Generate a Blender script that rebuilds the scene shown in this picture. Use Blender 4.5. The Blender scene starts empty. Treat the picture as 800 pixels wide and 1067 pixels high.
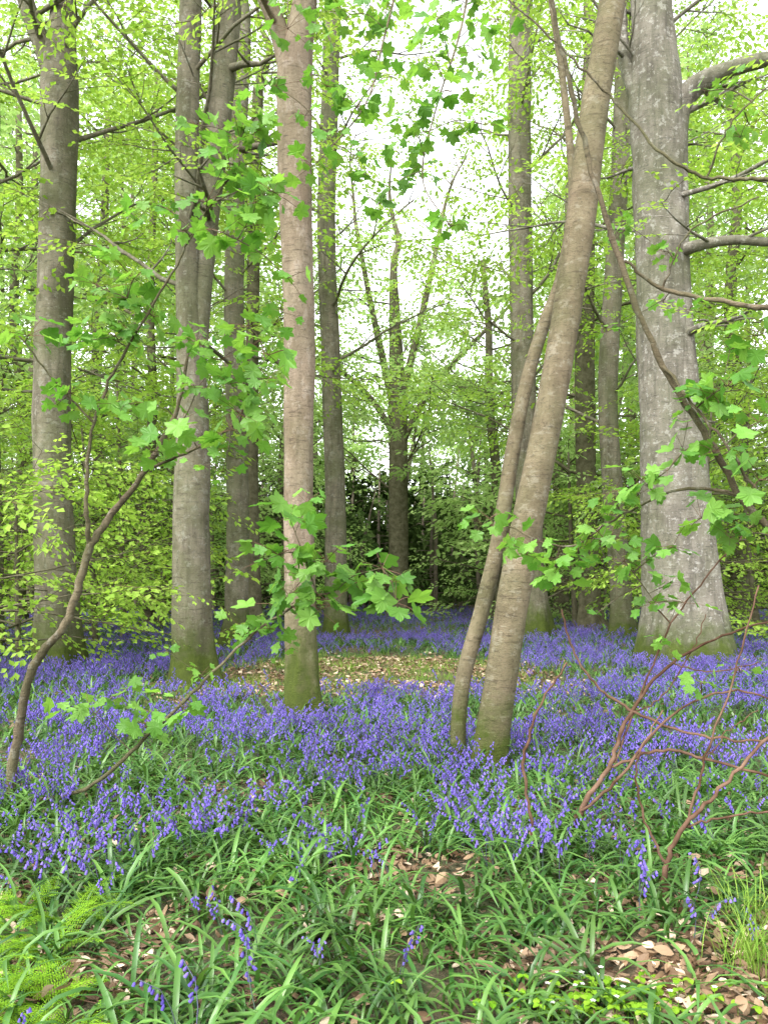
import bpy, math, random
import numpy as np
from math import radians, sin, cos, pi
random.seed(5)
scene = bpy.context.scene
F = 887.0
EYE = 1.5

def obs(px, py, d):
    """survey reading from the viewpoint (bearing, elevation, distance) -> metres"""
    return np.array([(px-400)*d/F, d, EYE+(600-py)*d/F])

# ------------------------------------------------------------------ noise
_r = np.random.RandomState(11)
_lat = _r.rand(64, 64)
def vnoise(x, y, s=1.0, o=0.0):
    x = np.asarray(x, float)/s+o+100; y = np.asarray(y, float)/s+o*1.7+100
    xi = np.floor(x).astype(int); yi = np.floor(y).astype(int)
    fx = x-xi; fy = y-yi
    fx = fx*fx*(3-2*fx); fy = fy*fy*(3-2*fy)
    a = _lat[xi % 64, yi % 64]; b = _lat[(xi+1) % 64, yi % 64]
    c = _lat[xi % 64, (yi+1) % 64]; d = _lat[(xi+1) % 64, (yi+1) % 64]
    return (a*(1-fx)+b*fx)*(1-fy)+(c*(1-fx)+d*fx)*fy
def gz(x, y):
    return (vnoise(x, y, 2.3, 3)-.5)*.12+(vnoise(x, y, .6, 9)-.5)*.05+(vnoise(x, y, 9, 5)-.5)*.25

# ------------------------------------------------------------------ materials
def newmat(name):
    m = bpy.data.materials.new(name); m.use_nodes = True
    nt = m.node_tree; nt.nodes.clear()
    out = nt.nodes.new('ShaderNodeOutputMaterial')
    return m, nt, out
def N(nt, t, **kw):
    n = nt.nodes.new(t)
    for k, v in kw.items(): setattr(n, k, v)
    return n
def mixc(nt, fac, a, b, blend='MIX'):
    n = nt.nodes.new('ShaderNodeMix'); n.data_type = 'RGBA'; n.blend_type = blend
    for i, v in ((0, fac), (6, a), (7, b)):
        if hasattr(v, 'is_output'): nt.links.new(v, n.inputs[i])
        elif i == 0: n.inputs[0].default_value = v
        else: n.inputs[i].default_value = (*v, 1)
    return n.outputs[2]
def noise(nt, vec, scale, detail=4, rough=.55):
    n = nt.nodes.new('ShaderNodeTexNoise')
    n.inputs['Scale'].default_value = scale; n.inputs['Detail'].default_value = detail
    n.inputs['Roughness'].default_value = rough
    if vec is not None: nt.links.new(vec, n.inputs['Vector'])
    return n.outputs['Fac']
def rng_(nt, v, a, b, c=0., d=1.):
    n = nt.nodes.new('ShaderNodeMapRange'); n.clamp = True
    nt.links.new(v, n.inputs[0])
    for i, q in enumerate((a, b, c, d)): n.inputs[i+1].default_value = q
    return n.outputs[0]

def leaf_mat(name, ca, cb, trans, tfac=.45, rough=.5, ns=1.2, vv=.5, spec=.3, rare=None, cheap=False):
    m, nt, out = newmat(name)
    geo = N(nt, 'ShaderNodeNewGeometry'); rnd = geo.outputs['Random Per Island']
    col = mixc(nt, rnd, ca, cb)
    if rare: col = mixc(nt, rng_(nt, rnd, .80, .86), col, rare)
    nz = noise(nt, geo.outputs['Position'], ns, 1.0)
    v = rng_(nt, nz, .3, .7, 1-vv/2, 1+vv/2)
    vm = N(nt, 'ShaderNodeVectorMath', operation='SCALE')
    nt.links.new(col, vm.inputs[0]); nt.links.new(v, vm.inputs['Scale']); colv = vm.outputs[0]
    if cheap:
        p = N(nt, 'ShaderNodeBsdfDiffuse'); nt.links.new(colv, p.inputs['Color'])
    else:
        p = N(nt, 'ShaderNodeBsdfPrincipled')
        nt.links.new(colv, p.inputs['Base Color'])
        p.inputs['Roughness'].default_value = rough
        p.inputs['Specular IOR Level'].default_value = spec
    if tfac > 0:
        t = N(nt, 'ShaderNodeBsdfTranslucent')
        tc = mixc(nt, 1.0, colv, trans, 'MULTIPLY')
        nt.links.new(tc, t.inputs['Color'])
        mx = N(nt, 'ShaderNodeMixShader'); mx.inputs[0].default_value = tfac
        nt.links.new(p.outputs[0], mx.inputs[1]); nt.links.new(t.outputs[0], mx.inputs[2])
        nt.links.new(mx.outputs[0], out.inputs[0])
    else: nt.links.new(p.outputs[0], out.inputs[0])
    return m

def simple_bark(name, c1, c2):
    m, nt, out = newmat(name)
    tc = N(nt, 'ShaderNodeTexCoord')
    col = mixc(nt, rng_(nt, noise(nt, tc.outputs['Object'], 6, 3, .7), .35, .65), c1, c2)
    p = N(nt, 'ShaderNodeBsdfDiffuse'); nt.links.new(col, p.inputs['Color']); nt.links.new(p.outputs[0], out.inputs[0])
    return m

def bark(name, c1, c2, lich=(.30, .30, .25), lamt=.5, moss_h=.5, algae=.3, zs=1.0, bump=.6, fine=18, streak=.55):
    m, nt, out = newmat(name)
    tc = N(nt, 'ShaderNodeTexCoord'); mp = N(nt, 'ShaderNodeMapping')
    nt.links.new(tc.outputs['Object'], mp.inputs[0]); mp.inputs['Scale'].default_value = (1, 1, zs)
    v = mp.outputs[0]
    n1 = noise(nt, v, 3.5, 5, .65)
    col = mixc(nt, rng_(nt, n1, .35, .65), c1, c2)
    mp3 = N(nt, 'ShaderNodeMapping'); nt.links.new(tc.outputs['Object'], mp3.inputs[0])
    mp3.inputs['Scale'].default_value = (5, 5, .5)
    n5 = noise(nt, mp3.outputs[0], 1.6, 4, .65)
    col = mixc(nt, rng_(nt, n5, .48, .64, 0, streak), col, tuple(q*.42 for q in c1))
    n2 = noise(nt, v, 11, 4, .7)
    f = N(nt, 'ShaderNodeMath', operation='MULTIPLY'); f.inputs[1].default_value = lamt
    nt.links.new(rng_(nt, n2, .55, .62), f.inputs[0])
    col = mixc(nt, f.outputs[0], col, lich)
    n3 = noise(nt, tc.outputs['Object'], 1.3, 4, .6)
    f2 = N(nt, 'ShaderNodeMath', operation='MULTIPLY'); f2.inputs[1].default_value = algae
    nt.links.new(rng_(nt, n3, .40, .62), f2.inputs[0])
    col = mixc(nt, f2.outputs[0], col, (.08, .10, .032))
    mp2 = N(nt, 'ShaderNodeMapping'); nt.links.new(tc.outputs['Object'], mp2.inputs[0])
    mp2.inputs['Scale'].default_value = (1.5, 1.5, 9)
    n4 = noise(nt, mp2.outputs[0], 4, 5, .7)
    col = mixc(nt, rng_(nt, n4, .55, .68, 0, .7), col, tuple(q*.3 for q in c1))
    nd = noise(nt, tc.outputs['Object'], 38, 3, .8)
    col = mixc(nt, rng_(nt, nd, .54, .68, 0, .55), col, tuple(q*.35 for q in c1))
    sep = N(nt, 'ShaderNodeSeparateXYZ'); nt.links.new(tc.outputs['Object'], sep.inputs[0])
    ad = N(nt, 'ShaderNodeMath', operation='MULTIPLY_ADD')
    nt.links.new(n1, ad.inputs[0]); ad.inputs[1].default_value = -1.9*moss_h
    nt.links.new(sep.outputs[2], ad.inputs[2])
    fm = rng_(nt, ad.outputs[0], -.55*moss_h, .2*moss_h, .95, 0)
    col = mixc(nt, fm, col, mixc(nt, n2, (.015, .025, .005), (.085, .12, .01)))
    p = N(nt, 'ShaderNodeBsdfPrincipled'); nt.links.new(col, p.inputs['Base Color'])
    p.inputs['Roughness'].default_value = .85; p.inputs['Specular IOR Level'].default_value = .2
    nf = noise(nt, mp2.outputs[0], fine, 4, .75)
    sm = N(nt, 'ShaderNodeMath', operation='ADD'); nt.links.new(nf, sm.inputs[0]); nt.links.new(nd, sm.inputs[1])
    b = N(nt, 'ShaderNodeBump'); b.inputs['Strength'].default_value = bump; b.inputs['Distance'].default_value = .03
    nt.links.new(sm.outputs[0], b.inputs['Height']); nt.links.new(b.outputs[0], p.inputs['Normal'])
    nt.links.new(p.outputs[0], out.inputs[0])
    return m

M_beech = bark('beech_bark', (.125, .11, .075), (.225, .20, .15), moss_h=.9, algae=.5)
M_beech_big = bark('old_beech_bark', (.155, .14, .112), (.26, .238, .198), lich=(.42, .41, .37), lamt=.7, moss_h=.75, algae=.4)
M_syc = bark('sycamore_bark', (.19, .145, .098), (.30, .24, .175), lich=(.37, .32, .26), lamt=.45, moss_h=1.2, algae=.25, zs=.6, streak=.4)
M_lean = bark('young_sycamore_bark', (.15, .117, .073), (.25, .20, .133), lich=(.34, .31, .24), lamt=.5, moss_h=.6, algae=.4, zs=1.6, streak=.4)
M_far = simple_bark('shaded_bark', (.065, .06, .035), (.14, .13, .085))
M_dark = simple_bark('conifer_bark', (.09, .075, .055), (.17, .145, .11))
M_twig = simple_bark('twig_bark', (.06, .032, .02), (.16, .10, .07))
M_twig2 = bark('sapling_bark', (.09, .07, .042), (.175, .14, .09), lamt=.3, moss_h=.12, algae=.5)
M_twig3 = simple_bark('spray_twig', (.08, .06, .03), (.13, .10, .05))

M_bl = leaf_mat('beech_leaf', (.21, .37, .05), (.35, .50, .10), (1.15, 1.15, .8), tfac=.52, ns=.8, vv=.45, cheap=True)
M_bl_far = leaf_mat('beech_leaf_hazed', (.24, .385, .11), (.37, .50, .18), (1.1, 1.12, .95), tfac=.52, ns=.35, vv=.45, cheap=True)  # distance haze painted into the leaf colour: paler, less saturated
M_sl = leaf_mat('sycamore_leaf', (.09, .24, .035), (.20, .39, .07), (1.2, 1.15, .7), tfac=.5, rough=.42, ns=3, vv=.5)
M_nd = leaf_mat('conifer_needles', (.03, .055, .015), (.08, .125, .035), (1, 1, 1), tfac=.0, ns=.5, vv=1.0, cheap=True)
M_bb_leaf = leaf_mat('bluebell_leaf', (.03, .10, .018), (.105, .215, .042), (1.1, 1.1, .6), tfac=.25, rough=.36, ns=2.5, vv=.7, spec=.45)
M_bb_fl = leaf_mat('bluebell_flower', (.115, .085, .40), (.23, .17, .55), (1, 1, 1), tfac=.25, rough=.5, ns=2, vv=.5, cheap=True)
M_bb_st = leaf_mat('bluebell_stem', (.07, .12, .05), (.08, .08, .13), (1, 1, 1), tfac=0, cheap=True)
M_lit = leaf_mat('dead_leaf', (.10, .06, .032), (.36, .25, .15), (1, .8, .6), tfac=.15, rough=.6, ns=5, vv=.6, rare=(.55, .44, .32))
M_fern = leaf_mat('fern_leaf', (.15, .33, .02), (.25, .43, .04), (1.2, 1.1, .5), tfac=.4, vv=.4, ns=4, cheap=True)
M_grass = leaf_mat('grass_blade', (.11, .22, .03), (.24, .35, .07), (1.1, 1.1, .6), tfac=.35, vv=.3, cheap=True)
M_white = leaf_mat('white_petal', (.75, .75, .72), (.8, .8, .78), (1, 1, 1), tfac=.3, vv=.1, cheap=True)

# ------------------------------------------------------------------ mesh helpers
def catmull(P, per=6):
    P = np.array(P, float); k = len(P)
    if k < 3:
        t = np.linspace(0, 1, per*2)[:, None]; return P[0]*(1-t)+P[-1]*t
    Q = np.vstack([2*P[0]-P[1], P, 2*P[-1]-P[-2]])
    out = []
    for i in range(1, k):
        p0, p1, p2, p3 = Q[i-1], Q[i], Q[i+1], Q[i+2]
        for t in np.arange(per)/per:
            out.append(.5*((2*p1)+(-p0+p2)*t+(2*p0-5*p1+4*p2-p3)*t*t+(-p0+3*p1-3*p2+p3)*t**3))
    out.append(P[-1]); return np.array(out)

class MB:
    def __init__(s): s.v = []; s.f = []; s.m = []; s.n = 0
    def add(s, verts, faces, mi=0):
        verts = np.asarray(verts, float); s.v.append(verts)
        o = s.n
        s.f.extend([tuple(int(i)+o for i in f) for f in faces]); s.m.extend([mi]*len(faces)); s.n += len(verts)
    def tube(s, pts, rad, sides=6, mi=0, flare=0., rough=0., seed=0, cap=True):
        pts = np.asarray(pts, float); rad = np.asarray(rad, float); n = len(pts)
        T = np.gradient(pts, axis=0); T /= np.linalg.norm(T, axis=1)[:, None]+1e-9
        ref = np.array([0, 0, 1.]) if abs(T[0][2]) < .8 else np.array([1., 0, 0])
        U = np.cross(T, np.tile(ref, (n, 1)))
        bad = np.linalg.norm(U, axis=1) < .25
        if bad.any():
            u = np.cross(T[0], ref); u /= np.linalg.norm(u)
            U = []
            for i in range(n):
                u = u-T[i]*np.dot(u, T[i]); u /= np.linalg.norm(u)+1e-9; U.append(u)
            U = np.array(U)
        U /= np.linalg.norm(U, axis=1)[:, None]
        V = np.cross(T, U)
        a = np.linspace(0, 2*pi, sides, endpoint=False)
        R = np.repeat(rad[:, None], sides, 1)
        if rough > 0:
            h = pts[:, 2][:, None]
            A = np.cos(a)[None]*1.3+seed; B = np.sin(a)[None]*1.3
            R = R*(1+rough*2*((vnoise(A+B*.7+h*.0, h*1.3+B, .7, seed % 7)-.5)+.5*(vnoise(A*1.9+5, h*3.1+B*2, .5, 2)-.5)))
        if flare > 0:
            h = np.clip(pts[:, 2]-pts[0, 2]-.1, 0, None)[:, None]
            lob = .65+.45*np.cos(5*a+seed)[None]+.3*np.cos(3*a+seed*2.1)[None]
            R = R*(1+flare*np.exp(-h/(rad[0]*1.3))*lob)
        P = pts[:, None, :]+R[:, :, None]*(np.cos(a)[None, :, None]*U[:, None, :]+np.sin(a)[None, :, None]*V[:, None, :])
        f = []
        for i in range(n-1):
            for j in range(sides):
                k = (j+1) % sides
                f.append((i*sides+j, i*sides+k, (i+1)*sides+k, (i+1)*sides+j))
        if cap: f.append(tuple((n-1)*sides+j for j in range(sides)))
        s.add(P.reshape(-1, 3), f, mi)
    def obj(s, name, mats, smooth=True, link=True, parent=None):
        me = bpy.data.meshes.new(name)
        me.from_pydata(np.vstack(s.v).tolist(), [], s.f)
        for m in mats: me.materials.append(m)
        me.polygons.foreach_set('material_index', s.m)
        me.polygons.foreach_set('use_smooth', [smooth]*len(s.f))
        me.update()
        o = bpy.data.objects.new(name, me)
        if link: scene.collection.objects.link(o)
        if parent is not None: o.parent = parent
        return o
def empty(name):
    e = bpy.data.objects.new(name, None); scene.collection.objects.link(e); return e

# ------------------------------------------------------------------ scattering (geometry nodes, realised)
_groups = {}
def ginst(name, P, R, S, I, coll, parent=None):
    P = np.asarray(P, float)
    me = bpy.data.meshes.new(name); me.vertices.add(len(P)); me.vertices.foreach_set('co', P.ravel())
    a = me.attributes.new('rot', 'FLOAT_VECTOR', 'POINT'); a.data.foreach_set('vector', np.asarray(R, float).ravel())
    a = me.attributes.new('scl', 'FLOAT', 'POINT'); a.data.foreach_set('value', np.asarray(S, float))
    a = me.attributes.new('idx', 'INT', 'POINT'); a.data.foreach_set('value', np.asarray(I, np.int32))
    me.update()
    o = bpy.data.objects.new(name, me); scene.collection.objects.link(o)
    if parent is not None: o.parent = parent
    if coll.name not in _groups:
        g = bpy.data.node_groups.new('scatter_'+coll.name, 'GeometryNodeTree')
        g.interface.new_socket('Geometry', in_out='INPUT', socket_type='NodeSocketGeometry')
        g.interface.new_socket('Geometry', in_out='OUTPUT', socket_type='NodeSocketGeometry')
        gi = g.nodes.new('NodeGroupInput'); go = g.nodes.new('NodeGroupOutput')
        ip = g.nodes.new('GeometryNodeInstanceOnPoints'); ci = g.nodes.new('GeometryNodeCollectionInfo')
        ci.inputs['Collection'].default_value = coll
        ci.inputs['Separate Children'].default_value = True; ci.inputs['Reset Children'].default_value = True
        def na(nm, t):
            x = g.nodes.new('GeometryNodeInputNamedAttribute'); x.data_type = t
            x.inputs['Name'].default_value = nm; return x.outputs[0]
        e2r = g.nodes.new('FunctionNodeEulerToRotation')
        rz = g.nodes.new('GeometryNodeRealizeInstances')
        L = g.links.new
        L(gi.outputs[0], ip.inputs['Points']); L(ci.outputs[0], ip.inputs['Instance'])
        ip.inputs['Pick Instance'].default_value = True
        L(na('idx', 'INT'), ip.inputs['Instance Index'])
        L(na('rot', 'FLOAT_VECTOR'), e2r.inputs[0]); L(e2r.outputs[0], ip.inputs['Rotation'])
        L(na('scl', 'FLOAT'), ip.inputs['Scale'])
        L(ip.outputs[0], rz.inputs[0]); L(rz.outputs[0], go.inputs[0])
        _groups[coll.name] = g
    md = o.modifiers.new('scatter', 'NODES'); md.node_group = _groups[coll.name]
    return o
def coll_of(name, objs):
    c = bpy.data.collections.new(name)
    for o in objs: c.objects.link(o)
    return c

# ------------------------------------------------------------------ templates
def orient(v, yaw, pitch, roll):
    cr, sr = cos(roll), sin(roll); v = v @ np.array([[1, 0, 0], [0, cr, -sr], [0, sr, cr]]).T
    cp, sp = cos(pitch), sin(pitch); v = v @ np.array([[cp, 0, sp], [0, 1, 0], [-sp, 0, cp]]).T
    cy, sy = cos(yaw), sin(yaw); return v @ np.array([[cy, -sy, 0], [sy, cy, 0], [0, 0, 1]]).T
def leaf_simple(mb, base, yaw, pitch, roll, L, W, mi=0, fold=.15):
    v = np.array([[0, 0, 0], [L, 0, -.08*L], [.3*L, W*.48, fold*W], [.7*L, W*.42, fold*W-.04*L], [.3*L, -W*.48, fold*W], [.7*L, -W*.42, fold*W-.04*L]])
    mb.add(orient(v, yaw, pitch, roll)+base, [(0, 4, 5, 1), (0, 1, 3, 2)], mi)
def leaf_flat(mb, base, yaw, pitch, roll, L, W, mi=0):
    v = np.array([[0, 0, 0], [L*.45, -W*.5, .1*W], [L, 0, -.06*L], [L*.55, W*.5, .1*W]])
    mb.add(orient(v, yaw, pitch, roll)+base, [(0, 1, 2, 3)], mi)
def leaf_oval(mb, base, yaw, pitch, roll, L, W, rg, mi=0):
    """curled, slightly ragged dry leaf"""
    st = [(0, .04), (.14, .55), (.36, .95), (.6, .92), (.82, .55), (1, .05)]
    fold = rg.uniform(-.5, .8); curl = rg.uniform(-.5, .9); v = []; f = []
    for t, w in st:
        z = curl*L*(t-.5)**2; w2 = w*W*.5
        a = w2*rg.uniform(.82, 1.1); b = w2*rg.uniform(.82, 1.1)
        v += [[t*L, -a, z+fold*a], [t*L, 0, z], [t*L, b, z+fold*b*rg.uniform(.5, 1.2)]]
    for k in range(len(st)-1):
        a = k*3; f += [(a, a+1, a+4, a+3), (a+1, a+2, a+5, a+4)]
    mb.add(orient(np.array(v), yaw, pitch, roll)+base, f, mi)

def beech_spray(i, mat, lsz=.085, step=.10, twigs=True):
    rg = np.random.RandomState(100+i); mb = MB()
    L = .85
    def twig(p0, yaw, length, r, lvl):
        n = 4; pts = []; y = yaw; p = np.array(p0, float)
        for k in range(n+1):
            pts.append(p.copy()); y += rg.normal(0, .09)
            p = p+np.array([cos(y), sin(y), -.04+rg.normal(0, .05)])*length/n
        pts = np.array(pts)
        if lvl > 0 and twigs: mb.tube(pts[::2], np.linspace(r, r*.3, 3), 3, 1, cap=False)
        m = max(2, int(length/step)); side = 1
        for j in range(m):
            t = (j+.6)/m*n; k = min(int(t), n-1); q = pts[k]+(pts[k+1]-pts[k])*(t-k); side = -side
            if lvl > 0 and j % 2 == 0 and j < m-1:
                twig(q, yaw+side*rg.uniform(.6, .95), length*rg.uniform(.3, .5)*(1.15-j/m*.6), r*.6, lvl-1)
            leaf_flat(mb, q, yaw+side*rg.uniform(.5, 1.0), rg.uniform(-.15, .6), rg.normal(0, .4), lsz*rg.uniform(.6, 1.15), lsz*.7*rg.uniform(.8, 1.1))
        leaf_flat(mb, pts[-1], yaw, rg.uniform(0, .4), 0, lsz, lsz*.6)
    twig((0, 0, 0), 0, L, .004, 1)
    return mb.obj('beech_spray_%d' % i, [mat, M_twig3], smooth=False, link=False)
C_beech = coll_of('beech_sprays', [beech_spray(i, M_bl, .095, .095) for i in range(6)])
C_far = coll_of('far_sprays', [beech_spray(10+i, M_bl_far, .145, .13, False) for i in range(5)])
C_con = coll_of('conifer_sprays', [beech_spray(20+i, M_nd, .18, .10, False) for i in range(3)])

def syc_outline():
    pts = []
    half = [(0, .62), (6, .54), (11, .55), (17, .47), (23, .46), (29, .37), (36, .44), (43, .52), (52, .60), (59, .51), (66, .50), (74, .42), (83, .36), (92, .41), (102, .47), (114, .52), (124, .43), (137, .38), (152, .33), (168, .33), (180, .26)]
    for a, r in half: pts.append((a, r))
    for a, r in reversed(half[1:-1]): pts.append((-a, r))
    return pts
SO = syc_outline()
def syc_leaf(mb, base, yaw, pitch, roll, L, rg, mi=0):
    v = [[.30, 0, -.02]]
    droop = rg.uniform(.1, .5)
    for a, r in SO:
        x = .30+r*cos(radians(a))*1.0; y = r*sin(radians(a))*1.05
        fold = .16*abs(y)+.06*math.cos(radians(a*6.6))*r
        v.append([x, y, fold-droop*r*r+rg.normal(0, .014)])
    v = np.array(v)*L
    n = len(SO)
    mb.add(orient(v, yaw, pitch, roll)+base, [(0, 1+(j+1) % n, 1+j) for j in range(n)], mi)
def syc_cluster(i):
    rg = np.random.RandomState(300+i); mb = MB()
    k = [5, 6, 7, 5, 8, 6, 7][i % 7]
    for j in range(k):
        yaw = 2*pi*j/k+rg.normal(0, .4); el = rg.uniform(-.4, .8); pl = rg.uniform(.04, .16)
        e = np.array([cos(yaw)*cos(el), sin(yaw)*cos(el), sin(el)])*pl
        mb.tube([np.zeros(3), e*.6+np.array([0, 0, .005]), e], [.0018, .0015, .0012], 3, 1)
        syc_leaf(mb, e, yaw+rg.normal(0, .25), rg.uniform(.0, 1.2), rg.normal(0, .45), rg.uniform(.06, .135), rg)
    return mb.obj('sycamore_leaves_%d' % i, [M_sl, M_twig], smooth=False, link=False)
C_syc = coll_of('sycamore_clusters', [syc_cluster(i) for i in range(7)])

def blade(mb, base, yaw, L, W, lean, curl, rg, mi=0, seg=5, flat=False):
    ps = []; p = np.array(base, float); el = lean
    for k in range(seg+1):
        ps.append(p.copy()); p = p+np.array([cos(yaw)*cos(el), sin(yaw)*cos(el), sin(el)])*L/seg
        el -= curl/seg*(1+.8*k/seg)
        if p[2] < .008: p[2] = .008
    s = np.array([-sin(yaw), cos(yaw), 0]); v = []; f = []
    for k, q in enumerate(ps):
        t = k/seg; w = W*.5*min(1, .55+t*1.6)*(1 if t < .6 else max(.04, 1-((t-.6)/.4)**1.7))
        if flat: v += [q-s*w, q+s*w]
        else: v += [q-s*w, q+np.array([0, 0, -w*.45]), q+s*w]
    for k in range(seg):
        if flat: a = k*2; f += [(a, a+1, a+3, a+2)]
        else: a = k*3; f += [(a, a+1, a+4, a+3), (a+1, a+2, a+5, a+4)]
    mb.add(v, f, mi)
def bell(mb, base, d, L, r, mi=1, far=False):
    d = d/np.linalg.norm(d); u = np.cross(d, [0.3, .9, .1]); u /= np.linalg.norm(u); w = np.cross(d, u)
    v = []; n = 3 if far else 5
    rings = ((0, .6), (1.0, 1.5)) if far else ((0, .3), (.3, .9), (1.0, 1.3))
    for k, (t, rr) in enumerate(rings):
        for j in range(n):
            a = 2*pi*j/n; q = rr*r*(.75 if (not far and k == 2 and j % 2) else 1)
            v.append(base+d*L*t+(u*cos(a)+w*sin(a))*q)
    f = [(k*n+j, k*n+(j+1) % n, (k+1)*n+(j+1) % n, (k+1)*n+j) for k in range(len(rings)-1) for j in range(n)]
    if not far: f.append(tuple(range(n)))
    mb.add(v, f, mi)
def bluebell(i, flower, far=False):
    rg = np.random.RandomState(500+i); mb = MB()
    for j in range(rg.randint(4, 7) if not flower else (1 if far else 3)):
        blade(mb, (rg.normal(0, .015), rg.normal(0, .015), 0), rg.uniform(0, 2*pi), rg.uniform(.2, .40), rg.uniform(.012, .021), rg.uniform(.6, 1.35), rg.uniform(.9, 2.6), rg, seg=3 if far else 5, flat=far)
    if flower:
        for s in range(1 if i % 3 else 2):
            yaw = rg.uniform(0, 2*pi); H = rg.uniform(.24, .36); dx = np.array([cos(yaw), sin(yaw), 0])
            pts = [np.array([rg.normal(0, .01), rg.normal(0, .01), 0])]
            for k in range(1, 9):
                t = k/8; pts.append(pts[0]+dx*(.03*t+.075*t**4)+np.array([0, 0, H*(t-.12*t**5)]))
            pts = np.array(pts)
            if far: mb.tube(pts[::4], [.003, .0025, .002], 3, 2, cap=False)
            else: mb.tube(pts[::2], np.linspace(.0028, .0015, 5), 3, 2)
            nb = rg.randint(6, 11)
            for b in range(nb):
                t = .58+.42*b/(nb-1); x = t*8; k = min(int(x), 7); q = pts[k]+(pts[k+1]-pts[k])*(x-k)
                sd = dx*rg.uniform(.1, 1)+np.array([-dx[1], dx[0], 0])*rg.uniform(-1, 1)
                bell(mb, q+sd*.014, sd*.6+np.array([0, 0, -1]), rg.uniform(.015, .021)*(1.1-.3*(b/nb)), .0056, far=far)
    return mb.obj(('bluebell_%d' if flower else 'bluebell_leaves_%d') % i, [M_bb_leaf, M_bb_fl, M_bb_st], smooth=True, link=False)
C_bb = coll_of('bluebell_plants', [bluebell(i, True) for i in range(7)])
C_bb2 = coll_of('bluebell_plants_small', [bluebell(i, True, True) for i in range(7)])
C_bl = coll_of('bluebell_leaf_clumps', [bluebell(20+i, False) for i in range(8)])
C_bl2 = coll_of('bluebell_leaf_clumps_small', [bluebell(20+i, False, True) for i in range(6)])

def litter(i):
    rg = np.random.RandomState(700+i); mb = MB()
    for j in range(24):
        L = rg.uniform(.035, .075); W = L*rg.uniform(.5, .72)
        leaf_oval(mb, np.array([rg.normal(0, .12), rg.normal(0, .12), rg.uniform(.004, .035)]), rg.uniform(0, 6.28), rg.normal(0, .35), rg.normal(0, .5), L, W, rg)
    for j in range(4):
        a = rg.uniform(0, 6.28); q = np.array([rg.normal(0, .1), rg.normal(0, .1), rg.uniform(.01, .03)]); L = rg.uniform(.05, .16)
        mb.tube([q, q+np.array([cos(a), sin(a), .02])*L*.5, q+np.array([cos(a+.2), sin(a+.2), 0])*L], [.002, .0018, .001], 3, 1)
    return mb.obj('dead_leaves_%d' % i, [M_lit, M_twig], smooth=False, link=False)
C_lit = coll_of('litter_clumps', [litter(i) for i in range(6)])
def short_grass(i):
    rg = np.random.RandomState(800+i); mb = MB()
    for j in range(14):
        blade(mb, (rg.normal(0, .06), rg.normal(0, .06), 0), rg.uniform(0, 6.28), rg.uniform(.07, .16), .006, rg.uniform(.9, 1.5), rg.uniform(.3, 1.5), rg, seg=2, flat=True)
    return mb.obj('grass_%d' % i, [M_grass], smooth=False, link=False)
C_gr = coll_of('grass_clumps', [short_grass(i) for i in range(4)])

# ------------------------------------------------------------------ ground
def ground():
    xs = np.sinh(np.linspace(-6, 6, 221))/np.sinh(6)*320
    ys = np.sinh(np.linspace(-4.2, 6, 261)); ys = ys/np.sinh(6)*420+6
    X, Y = np.meshgrid(xs, ys); Z = gz(X, Y)
    v = np.stack([X, Y, Z], -1).reshape(-1, 3); nx = len(xs); ny = len(ys)
    f = [(j*nx+i, j*nx+i+1, (j+1)*nx+i+1, (j+1)*nx+i) for j in range(ny-1) for i in range(nx-1)]
    m, nt, out = newmat('woodland_soil')
    tc = N(nt, 'ShaderNodeTexCoord'); v_ = tc.outputs['Object']
    c = mixc(nt, rng_(nt, noise(nt, v_, 14, 4, .7), .35, .65), (.03, .02, .012), (.10, .062, .035))
    c = mixc(nt, rng_(nt, noise(nt, v_, 45, 3, .7), .53, .66, 0, .8), c, (.22, .15, .09))
    c = mixc(nt, rng_(nt, noise(nt, v_, .8, 4, .6), .4, .6, 0, .75), c, (.04, .075, .018))
    p = N(nt, 'ShaderNodeBsdfPrincipled'); nt.links.new(c, p.inputs['Base Color']); p.inputs['Roughness'].default_value = .95
    b = N(nt, 'ShaderNodeBump'); b.inputs['Strength'].default_value = .8; b.inputs['Distance'].default_value = .04
    nt.links.new(noise(nt, v_, 30, 4, .7), b.inputs['Height']); nt.links.new(b.outputs[0], p.inputs['Normal'])
    nt.links.new(p.outputs[0], out.inputs[0])
    mb = MB(); mb.add(v, f); mb.obj('ground', [m])
ground()

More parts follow.
